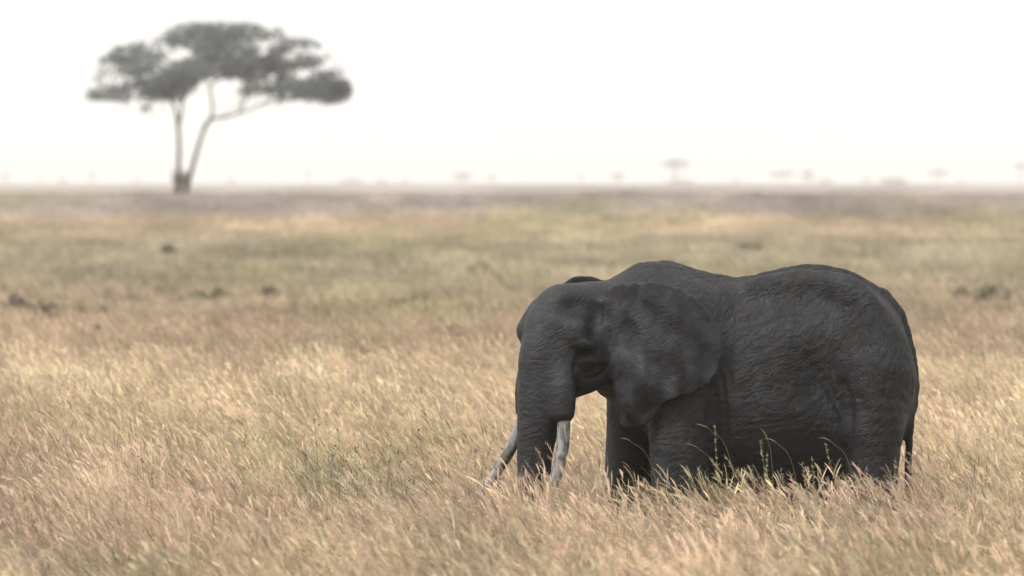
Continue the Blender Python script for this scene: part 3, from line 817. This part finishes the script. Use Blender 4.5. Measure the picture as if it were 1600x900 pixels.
def far_tree(px, top, wpx, style, dist, seed):
    r = np.random.default_rng(seed)
    dist = min(dist*1.9, 8900); s = dist/FPX; y = dist-CAM_D; x = (px-800)*s
    zb = float(ground_z(x, y)); H_ = CAM_H-(top-HORIZ)*s-zb; Wd = wpx*s
    lab = FARLAB[style]
    if px == 1055: lab = 'largest umbrella acacia on the hazy horizon, its crown floating above the haze'
    lab = {8: 'round hazy tree at the end of the horizon beyond the tall acacia', 144: 'small round hazy tree nearest to the tall acacia on the horizon', 722: 'broad round hazy tree on the horizon with a smaller round one beside it',
           768: 'smaller round hazy tree beside the broad round one on the horizon', 908: 'tiny narrow round tree on the hazy horizon', 965: 'middle-sized round hazy tree next to a tiny narrow one',
           1062: 'wide low bush right beneath the largest umbrella acacia on the horizon', 1151: 'small bush alone between the largest umbrella acacia and the pointed tree', 1290: 'low bush at the foot of the pointed far tree',
           1354: 'small dense bush next to the widest low bush on the horizon', 1396: 'widest low bush on the horizon between pointed tree and umbrella acacia', 1503: 'tiny bush beside a middle-sized umbrella acacia on the horizon',
           1222: 'wide umbrella acacia touching the pointed far tree on the horizon', 1465: 'middle-sized umbrella acacia with a tiny bush beside it on the horizon', 1594: 'tall umbrella acacia at the end of the horizon beyond the elephant rump', 548: 'long flat bush on the horizon between slim square-topped tree and broad round tree'}.get(px, lab)
    root = empty('distant_bush' if style == 'bush' else 'distant_tree', (x, y, zb))
    tag(root, lab, 'bush' if style == 'bush' else 'tree', {'bush': 'low bushes along the horizon', 'round': 'round trees along the horizon', 'umbrella': 'umbrella trees along the horizon'}.get(style))
    n = 260; leaf = max(.5, Wd*.10)
    lo, hi = {'round': (.35, 1), 'bush': (.02, 1), 'tall': (.25, 1), 'umbrella': (.62, 1), 'spire': (.12, 1)}[style]
    q = r.normal(size=(n, 3)); q /= np.linalg.norm(q, axis=1)[:, None]; q *= r.uniform(0, 1, (n, 1))**.4
    p = q*np.array([Wd/2, Wd/2, H_*(hi-lo)/2])+np.array([0, 0, H_*(hi+lo)/2])
    p += r.normal(size=(n, 3))*leaf*.4
    if style == 'umbrella': p[:, 2] = np.where(r.uniform(size=n) < .5, p[:, 2], H_*(.8+.12*r.uniform(size=n)))
    if style == 'spire': p[:, :2] *= np.clip(1.15-p[:, 2:3]/H_, .12, 1)*1.3
    p[:, 2] = np.clip(p[:, 2], 0.1, H_)
    v, f = leaf_quads(p, leaf, r)
    link('crown', mesh_from('crown', v, f, [LEAF]), root)
    specs = [([np.array([0, 0, -.3]), np.array([.1, 0, H_*lo*.6]), np.array([.05*Wd, 0, H_*(lo+.25)])], [max(.12, H_*.03), max(.1, H_*.025), .08])]
    if style in ('umbrella', 'round', 'spire'):
        for sg in (-1, 1):
            specs.append(([np.array([.1, 0, H_*lo*.5]), np.array([sg*Wd*.16, 0, H_*(lo*.8+.08)]), np.array([sg*Wd*.3, 0, H_*(lo+.2)])], [max(.1, H_*.022), .1, .06]))
    v, f = join_tubes(specs, 6)
    link('trunk', mesh_from('trunk', v, f, [BARK], smooth=True), root)
for i, t in enumerate(FAR): far_tree(*t, seed=100+i)

# dark shrubs on the plain behind the elephant
def ray_ground(px, py):
    d = np.arange(95, 620, .5)
    yy = d-CAM_D; xx = (px-800)*d/FPX
    row = HORIZ+(CAM_H-ground_z(xx, yy)-.15)*FPX/d
    ok = np.nonzero(row <= py)[0]
    i = ok[0] if len(ok) else len(d)-1
    if d[i] < 130: i = int(np.searchsorted(d, 150))
    return np.array([xx[i], yy[i], float(ground_z(xx[i], yy[i]))]), d[i]
TUSS = [(30, 503, 46, 24), (66, 512, 40, 22), (52, 530, 24, 16), (240, 558, 34, 22), (212, 487, 30, 16), (304, 480, 46, 14), (345, 478, 30, 12), (420, 478, 26, 18), (448, 512, 22, 12), (692, 555, 44, 24), (742, 556, 20, 12), (500, 566, 60, 18),
        (150, 562, 40, 30), (160, 508, 18, 12), (125, 508, 16, 14), (620, 494, 26, 12), (655, 490, 24, 14), (540, 535, 30, 12), (1168, 401, 34, 14), (1470, 534, 60, 20), (1550, 484, 54, 26), (1500, 478, 30, 14), (265, 404, 24, 12), (745, 436, 30, 16), (795, 466, 16, 12), (545, 548, 40, 12), (285, 590, 20, 12), (1592, 556, 30, 20)]
for i, (px, py, wpx, hpx) in enumerate(TUSS):
    b, d = ray_ground(px, py)
    dark = i in (0, 1, 2, 3)
    shrub('dark_shrub' if dark else 'green_shrub', b, .7*wpx*d/FPX, hpx*d/FPX+.42, 800, .16 if d < 260 else .25,
          'dark grey shrub in the cluster of dark shrubs on the brown plain' if dark and i != 3 else 'dark grey shrub standing by itself on the brown plain' if dark else ('broad' if wpx >= 44 else 'tiny' if wpx <= 22 else 'small')+' grey-green shrub '+('far off on the greenish plain' if d > 270 else 'in the middle of the plain' if d > 205 else 'on the near brown edge of the plain'), 'shrub',
          'dark shrubs on the plain' if dark else 'grey-green shrubs on the plain', seed=300+i, mat=None if dark else plain_mat('shrub_green', (.34, .30, .215), .85, 2, .3, translucent=.25))

# ------------------------------------------------------------------ grass
HEAD = grass_mat('grass_head', (1.24, 1.21, 1.17), .5)
STEM = grass_mat('grass_stem', (.80, .72, .62), .35)
BLADE = grass_mat('grass_blade', (.74, .74, .62), .4)

class GB:
    def __init__(s): s.v = []; s.f = []; s.m = []
    def ribbon(s, pts, wid, axis, mat):
        o = len(s.v)
        for p, w_ in zip(pts, wid):
            s.v.append(p-axis*w_*.5); s.v.append(p+axis*w_*.5)
        for i in range(len(pts)-1):
            s.f.append((o+2*i, o+2*i+1, o+2*i+3, o+2*i+2)); s.m.append(mat)
    def tri(s, a, b, c, mat):
        o = len(s.v); s.v += [a, b, c]; s.f.append((o, o+1, o+2)); s.m.append(mat)
    def mesh(s, name): return mesh_from(name, s.v, s.f, [HEAD, STEM, BLADE], s.m)

def stem_curve(r, base, h, lean, side, n=6):
    t = np.linspace(0, 1, n)
    x = base[0]-lean*t**1.7; y = base[1]+side*t**1.5; z = h*(t-.12*t**3*(lean/h*2))
    return np.stack([x, y, z], 1)

def tall_tuft(seed, stems, blades, tall=1.0):
    r = np.random.default_rng(seed); g = GB()
    for _ in range(stems):
        b = r.normal(size=2)*.07; h = r.uniform(.40, .82)*tall; lean = h*r.uniform(.12, .5); side = r.normal()*.08
        c = stem_curve(r, b, h, lean, side)
        an = r.uniform(0, math.pi); ax = np.array([math.cos(an), math.sin(an), 0])
        g.ribbon(c, np.linspace(.004, .002, len(c)), ax, 1)
        # drooping feathery head
        d = c[-1]-c[-2]; d /= np.linalg.norm(d); L = r.uniform(.09, .19); p = c[-1].copy(); hp = [p.copy()]
        for k in range(4):
            d = d+np.array([-.10, 0, -.16*r.uniform(-.2, 1.3)]); d /= np.linalg.norm(d); p = p+d*L/4; hp.append(p.copy())
        hp = np.array(hp); wd = np.array([.002, .009, .013, .010, .002])*r.uniform(.6, 1.6)
        for aa in (0, math.pi/2):
            a2 = np.array([math.cos(an+aa)*.7, math.sin(an+aa)*.7, .5]); a2 /= np.linalg.norm(a2)
            g.ribbon(hp, wd, a2, 0)
        for k in range(7):
            q = hp[1+k % 3]; dd = d*.7+r.normal(size=3)*.45; dd /= np.linalg.norm(dd)
            g.tri(q-np.array([.0018, 0, 0]), q+np.array([.0018, 0, .001]), q+dd*r.uniform(.03, .06), 0)
    for _ in range(blades):
        b = r.normal(size=2)*.09; h = r.uniform(.22, .52); lean = h*r.uniform(-.1, .8); side = r.normal()*.14
        c = stem_curve(r, b, h, lean, side, 4)
        an = r.uniform(0, math.pi); ax = np.array([math.cos(an), math.sin(an), 0])
        g.ribbon(c, [.005, .0065, .005, .001], ax, 2)
    return g.mesh('grass_tuft')

def plume_tuft(seed):
    r = np.random.default_rng(seed); g = GB()
    for _ in range(7):
        b = r.normal(size=2)*.08; h = r.uniform(.5, .86); c = stem_curve(r, b, h, h*r.uniform(.05, .4), r.normal()*.06)
        an = r.uniform(0, math.pi); g.ribbon(c, np.linspace(.004, .002, len(c)), np.array([math.cos(an), math.sin(an), 0]), 1)
        d = c[-1]-c[-2]; d /= np.linalg.norm(d); L = r.uniform(.10, .2)
        for k in range(46):
            t_ = r.uniform(0, 1); q = c[-1]+d*L*t_+np.array([-.25, 0, -.1])*L*t_*t_
            dd = d*.8+np.array([-.35, 0, 0])+r.normal(size=3)*.5; dd /= np.linalg.norm(dd)
            sd_ = np.cross(dd, r.normal(size=3)); sd_ /= np.linalg.norm(sd_)
            g.tri(q-sd_*.002, q+sd_*.002, q+dd*r.uniform(.02, .05), 0)
    for _ in range(9):
        h = r.uniform(.2, .5); c = stem_curve(r, r.normal(size=2)*.09, h, h*r.uniform(-.1, .8), r.normal()*.14, 4)
        an = r.uniform(0, math.pi); g.ribbon(c, [.005, .0065, .005, .001], np.array([math.cos(an), math.sin(an), 0]), 2)
    return g.mesh('grass_plume')

def far_tuft(seed, hmul=1.0):
    r = np.random.default_rng(seed); g = GB()
    for _ in range(34):
        b = r.normal(size=2)*.35; h = r.uniform(.25, .6)*hmul; lean = h*r.uniform(.0, .7); side = r.normal()*.15
        c = stem_curve(r, b, h, lean, side, 4); an = r.uniform(0, math.pi); ax = np.array([math.cos(an), math.sin(an), 0])
        g.ribbon(c, [.02, .026, .03, .006], ax, 0 if r.uniform() < .5 else 2)
    return g.mesh('far_tuft')

def proto_collection(name, meshes):
    c = bpy.data.collections.new(name)
    for me in meshes:
        o = bpy.data.objects.new(me.name, me); c.objects.link(o)
    return c

def scatter(name, pts, rot, scl, idx, tints, coll, label, cat):
    me = bpy.data.meshes.new(name)
    me.vertices.add(len(pts)); me.vertices.foreach_set('co', np.asarray(pts, np.float32).ravel())
    def at_(nm, ty, key, arr):
        a = me.attributes.new(nm, ty, 'POINT'); a.data.foreach_set(key, np.ascontiguousarray(arr).ravel())
    at_('rot', 'FLOAT_VECTOR', 'vector', rot.astype(np.float32))
    at_('scl', 'FLOAT', 'value', scl.astype(np.float32))
    at_('pick', 'INT', 'value', idx.astype(np.int32))
    at_('tint', 'FLOAT_COLOR', 'color', np.concatenate([tints, np.ones((len(tints), 1))], 1).astype(np.float32))
    o = link(name, me); tag(o, label, cat, kind='stuff')
    ng = bpy.data.node_groups.new(name+'_nodes', 'GeometryNodeTree')
    ng.interface.new_socket('Geometry', in_out='INPUT', socket_type='NodeSocketGeometry')
    ng.interface.new_socket('Geometry', in_out='OUTPUT', socket_type='NodeSocketGeometry')
    N, L = ng.nodes, ng.links
    gi, go = N.new('NodeGroupInput'), N.new('NodeGroupOutput')
    ci = N.new('GeometryNodeCollectionInfo'); ci.inputs[0].default_value = coll
    ci.inputs['Separate Children'].default_value = True; ci.inputs['Reset Children'].default_value = True
    ip = N.new('GeometryNodeInstanceOnPoints'); ip.inputs['Pick Instance'].default_value = True
    def named(nm, ty):
        q = N.new('GeometryNodeInputNamedAttribute'); q.data_type = ty; q.inputs[0].default_value = nm; return q.outputs[0]
    er = N.new('FunctionNodeEulerToRotation')
    L.new(named('rot', 'FLOAT_VECTOR'), er.inputs[0]); L.new(er.outputs[0], ip.inputs['Rotation'])
    L.new(named('scl', 'FLOAT'), ip.inputs['Scale']); L.new(named('pick', 'INT'), ip.inputs['Instance Index'])
    L.new(gi.outputs[0], ip.inputs['Points']); L.new(ci.outputs[0], ip.inputs['Instance']); L.new(ip.outputs[0], go.inputs[0])
    md = o.modifiers.new('scatter', 'NODES'); md.node_group = ng
    return o

def field(d0, d1, dens, margin, pad):
    """random spots over the wedge of ground the lens can see, with room to step aside"""
    hw1 = d1/14*margin+pad
    n = int(dens*(d1-d0)*2*hw1)
    d = rng.uniform(d0, d1, n); x = rng.uniform(-hw1, hw1, n)
    k = np.abs(x) < d/14*margin+pad
    return x[k], d[k]-CAM_D

tall = proto_collection('tall_tufts', [tall_tuft(s, 10, 14) for s in range(10)]+[plume_tuft(80+s) for s in range(5)])
x, y = field(46, 190, 24, 1.12, 1.8)
# patchiness: thin spots and rank spots, a trodden ring round the feet
pn = fbm(x/1.3, y/2.6, 60, 3)
k = rng.uniform(size=len(x)) < (.45+.95*pn)*np.interp(y+CAM_D+14*(fbm(x/4, y/8, 88, 2)-.5), [0, 98, 118, 150, 190], [1, 1, .5, .2, .04])
x, y, pn = x[k], y[k], pn[k]
z = ground_z(x, y)
rot = np.stack([rng.normal(size=len(x))*.12+.0*x, rng.normal(size=len(x))*.14, rng.normal(size=len(x))*.85], 1)
scl = rng.uniform(.68, 1.22, len(x))*(.80+.4*pn)*(1+.16*np.exp(-((x-.3)/1.1)**2-((y+1.6)/1.2)**2))
t = tint(x, y)*rng.uniform(.55, 1.32, (len(x), 1))*(1+rng.normal(size=(len(x), 3))*.035)
t = np.clip(t, .03, .85)
scatter('tall_grass', np.stack([x, y, z], 1), rot, scl, np.where(rng.uniform(size=len(x)) < sstep(.38, .66, fbm(x/.9+5, y/2.2, 93, 2)), rng.integers(10, 15, len(x)), rng.integers(0, 10, len(x))), t, tall, 'wind-bent dry golden grass with pale seed heads all round the elephant', 'grass')

farc = proto_collection('far_tufts', [far_tuft(50+s) for s in range(5)])
x, y = field(112, 600, 1.7, 1.12, 4)
pn = fbm(x/5, y/12, 71, 3)
k = rng.uniform(size=len(x)) < .35+1.0*pn
x, y, pn = x[k], y[k], pn[k]
z = ground_z(x, y)
rot = np.stack([0*x, 0*x, rng.normal(size=len(x))*.7], 1)
scl = rng.uniform(.6, 1.5, len(x))*(.5+.9*pn)
t = np.clip(tint(x, y)*rng.uniform(.58, 1.28, (len(x), 1)), .03, .85)
scatter('plain_grass', np.stack([x, y, z-.03], 1), rot, scl, rng.integers(0, 5, len(x)), t, farc, 'short brown and green grass covering the plain behind the elephant', 'grass')

# ------------------------------------------------------------------ weeds and single stalks in the grass
WSTEM = plain_mat('weed_stem', (.17, .165, .09), .8, 8, .3)
WLEAF = plain_mat('weed_leaf', (.36, .35, .25), .8, 8, .3, translucent=.3)
WFLOW = plain_mat('weed_flower', (.42, .41, .29), .8, 30, .35, translucent=.3)
WSEED = plain_mat('seed_head', (.11, .08, .055), .9, 30, .3)
WSTRAW = plain_mat('stalk_straw', (.28, .235, .16), .8, 12, .3, translucent=.3)

def blade(p, d, L, wd, V, Fc):
    d = d/np.linalg.norm(d); s = np.cross(d, [0, 0, 1.]); s /= np.linalg.norm(s)+1e-9; o = len(V)
    V += [p, p+d*L*.5+s*wd*.5, p+d*L, p+d*L*.5-s*wd*.5+np.array([0, 0, .1*wd])]; Fc.append((o, o+1, o+2, o+3))

def weed(x, y, h, style, label, group, seed):
    r = np.random.default_rng(seed)
    root = empty({'spike': 'flowering_weed', 'seed': 'seeding_weed', 'leafy': 'leafy_weed', 'bent': 'grass_stalk'}[style], (x, y, float(ground_z(x, y))))
    tag(root, label, 'grass stalk' if style == 'bent' else 'weed', group)
    lean = (r.uniform(-.16, .05) if style != 'bent' else r.uniform(-.32, .0))*h
    K = np.array([0, .35, .7, 1])
    if style == 'bent':
        pts = np.array([[0, 0, -.02], [lean*.2, r.normal()*.01, h*.5], [lean*.55, r.normal()*.015, h*.88], [lean, r.normal()*.02, h]])
    else:
        pts = np.array([[0, 0, -.02], [lean*.2, r.normal()*.01, h*.35], [lean*.6+r.normal()*.01, r.normal()*.015, h*.7], [lean, r.normal()*.02, h]])
    v, f = tube_mesh(pts, [.005, .0045, .0035, .002] if style != 'bent' else [.0028, .0024, .002, .0014], 5, 4)
    link('stem', mesh_from('stem', v, f, [WSTRAW if style == 'bent' else WSTEM]), root)
    def at(t): return np.array([np.interp(t, K, pts[:, i]) for i in range(3)])
    V, Fc = [], []
    if style == 'bent':
        d = pts[3]-pts[2]; d /= np.linalg.norm(d); p = pts[3]; q = [p]
        for k in range(3):
            d = d+np.array([-.08, 0, -.22]); d /= np.linalg.norm(d); p = p+d*r.uniform(.03, .055); q.append(p)
        v, f = tube_mesh(np.array(q), np.array([.0015, .0045, .005, .001])*r.uniform(.8, 1.3), 6, 3)
        link('seed_head', mesh_from('seed_head', v, f, [WSTRAW], smooth=True), root)
        return
    if style == 'seed':
        for k in range(r.integers(4, 9)):
            t0 = r.uniform(.5, 1); p = at(t0); an = r.uniform(0, 6.28); d = np.array([math.cos(an), math.sin(an), 1.0]); L = r.uniform(.03, .11)*(1.3-t0*.6)
            e = p+d/np.linalg.norm(d)*L
            vb, fb = tube_mesh(np.array([p, (p+e)/2+[0, 0, -.005], e]), [.0016, .0016, .0012], 4, 0)
            link('twig', mesh_from('twig', vb, fb, [WSTEM]), root)
            vb, fb = ball(e, r.uniform(.005, .010), 6)
            link('seed_head', mesh_from('seed_head', vb, fb, [WSEED]), root)
        vb, fb = ball(at(1), .010, 6); link('seed_head', mesh_from('seed_head', vb, fb, [WSEED]), root)
    elif style == 'spike':
        # whorls of small blooms, closer and smaller towards the tip, standing on short stalks
        t0 = r.uniform(.55, .68)
        while t0 < 1.0:
            p = at(t0)
            for k in range(r.integers(5, 11)):
                an = r.uniform(0, 6.28); d = np.array([math.cos(an), math.sin(an), r.uniform(.2, 1.1)]); L = r.uniform(.012, .040)*(1.75-t0)
                blade(p+np.array([0, 0, r.normal()*.012]), d, L, L*r.uniform(.5, .8), V, Fc)
            t0 += r.uniform(.022, .065)
        me = mesh_from('flower_spike', V, Fc, [WFLOW]); tag(link('flower_spike', me, root), kind='stuff')
    V, Fc = [], []
    for k in range(26 if style != 'leafy' else 90):
        t0 = r.uniform(.08, .6 if style != 'leafy' else .98); an = r.uniform(0, 6.28)
        blade(at(t0), np.array([math.cos(an), math.sin(an), r.uniform(-.1, .9)]), r.uniform(.04, .10), r.uniform(.012, .025), V, Fc)
    tag(link('foliage', mesh_from('foliage', V, Fc, [WLEAF]), root), kind='stuff')

def weed_at(px, py_top, y, style, label, group, seed):
    p = P(px, py_top, y); h = p[2]-float(ground_z(p[0], p[1]))
    weed(p[0], p[1], max(.3, h), style, label, group, seed)
SP = 'flower spikes below the elephant'
for i, (px, py, dy, lab) in enumerate([
    (1127, 662, -1.6, 'tall thin green flower spike in the gap behind the near foreleg of the elephant'),
    (1190, 706, -1.9, 'short pale flower spike below the front of the belly of the elephant'),
    (1216, 690, -2.2, 'bushy pale flower spike below the middle of the belly of the elephant'),
    (1283, 712, -2.0, 'slim pale flower spike below the rear of the belly of the elephant'),
    (1322, 690, -1.7, 'tall pale flower spike where belly and near hind leg of the elephant meet'),
    (1396, 714, -1.5, 'small flower spike in front of the near hind leg, beside the tail of the elephant'),
    (1272, 726, -2.6, 'low flower spike half sunk in the grass below the belly of the elephant'),
    (1238, 730, -2.3, 'low flower spike half sunk in the grass below the belly of the elephant'),
    (1352, 728, -2.4, 'low flower spike in the grass before the middle of the near hind leg')]):
    weed_at(px, py, dy, 'spike', lab, SP, 500+i)
BL = 'bent straw grass stalks against the elephant'
for i, (px, py, dy, lab) in enumerate([
    (1166, 655, -1.3, 'tallest pale grass stalk bending before the front of the belly of the elephant'),
    (1212, 673, -1.4, 'arching straw grass stalk with drooping head before the belly of the elephant'), (1262, 676, -1.5, 'arching straw grass stalk with drooping head before the belly of the elephant'),
    (1142, 684, -1.5, 'arching straw grass stalk with drooping head before the belly of the elephant'),
    
    (1352, 676, -1.4, 'straw grass stalk arching before the near hind leg of the elephant'), 
    (1046, 674, -1.3, 'straw grass stalk arching before the near foreleg of the elephant'),
    (958, 684, -1.0, 'straw grass stalk arching before the far foreleg of the elephant'), (1004, 718, -1.2, 'straw grass stalk arching before the far foreleg of the elephant'),
    (826, 696, -1.6, 'straw grass stalk arching before the trunk of the elephant'), (812, 706, -1.6, 'straw grass stalk arching before the trunk of the elephant')]):
    weed_at(px, py+16, dy, 'bent', lab, BL, 600+i)
for i, (px, py, dy) in enumerate([(548, 672, 2.0), (556, 700, 1.0), (602, 696, .5), (504, 655, 4.0), (638, 706, 0.0), (676, 672, 3.0), (520, 712, .8), (580, 735, -.6), (495, 720, .6), (660, 752, -1.2)]):
    weed_at(px, py, dy, 'seed', 'dark-headed dry weed rising from the patch of grey-green leafy weeds', 'dark-headed weeds in the leafy weed patch', 540+i)
for i, (px, py, dy) in enumerate([(300, 735, -.5), (238, 740, -.6), (312, 778, -2), (405, 782, -2.2), (225, 718, .2)]):
    weed_at(px, py, dy, 'seed', 'lone dark-headed dry weed in open golden grass away from the leafy weeds', 'dark-headed weeds in the open grass', 560+i)
weed_at(735, 705, .3, 'seed', 'dark-headed dry weed just ahead of the far tusk tip of the elephant', None, 566)
for i, (px, py, dy) in enumerate([(535, 735, -.4), (560, 728, -.2), (575, 745, -.8), (610, 740, -.5), (640, 745, -.9), (515, 745, -.6), (700, 740, -.5), (735, 752, -1), (500, 760, -1.2), (660, 735, -.2), (545, 715, .4), (590, 722, .3), (625, 728, 0), (550, 755, -1.4), (600, 760, -1.6), (530, 722, .2)]):
    weed_at(px, py-10, dy, 'leafy', 'grey-green leafy weed in the patch of weeds ahead of the elephant', 'leafy weeds ahead of the elephant', 570+i)

# ------------------------------------------------------------------ haze
hm = bpy.data.materials.new('haze_air'); hm.use_nodes = True
hn, hl = hm.node_tree.nodes, hm.node_tree.links
hn.remove(hn['Principled BSDF'])
pv = hn.new('ShaderNodeVolumePrincipled'); pv.inputs['Color'].default_value = (.995, .985, .985, 1); pv.inputs['Density'].default_value = .00018; pv.inputs['Anisotropy'].default_value = .3
hl.new(pv.outputs[0], hn['Material Output'].inputs['Volume'])
hm.cycles.homogeneous_volume = True
x0, x1, y0, y1, z0, z1 = -5200, 5200, -420, 9700, -3.2, 24
hv = [(a, b_, c) for a in (x0, x1) for b_ in (y0, y1) for c in (z0, z1)]
hf = [(0, 1, 3, 2), (4, 6, 7, 5), (0, 4, 5, 1), (2, 3, 7, 6), (0, 2, 6, 4), (1, 5, 7, 3)]
tag(link('haze', mesh_from('haze', hv, hf, [hm])), kind='stuff')
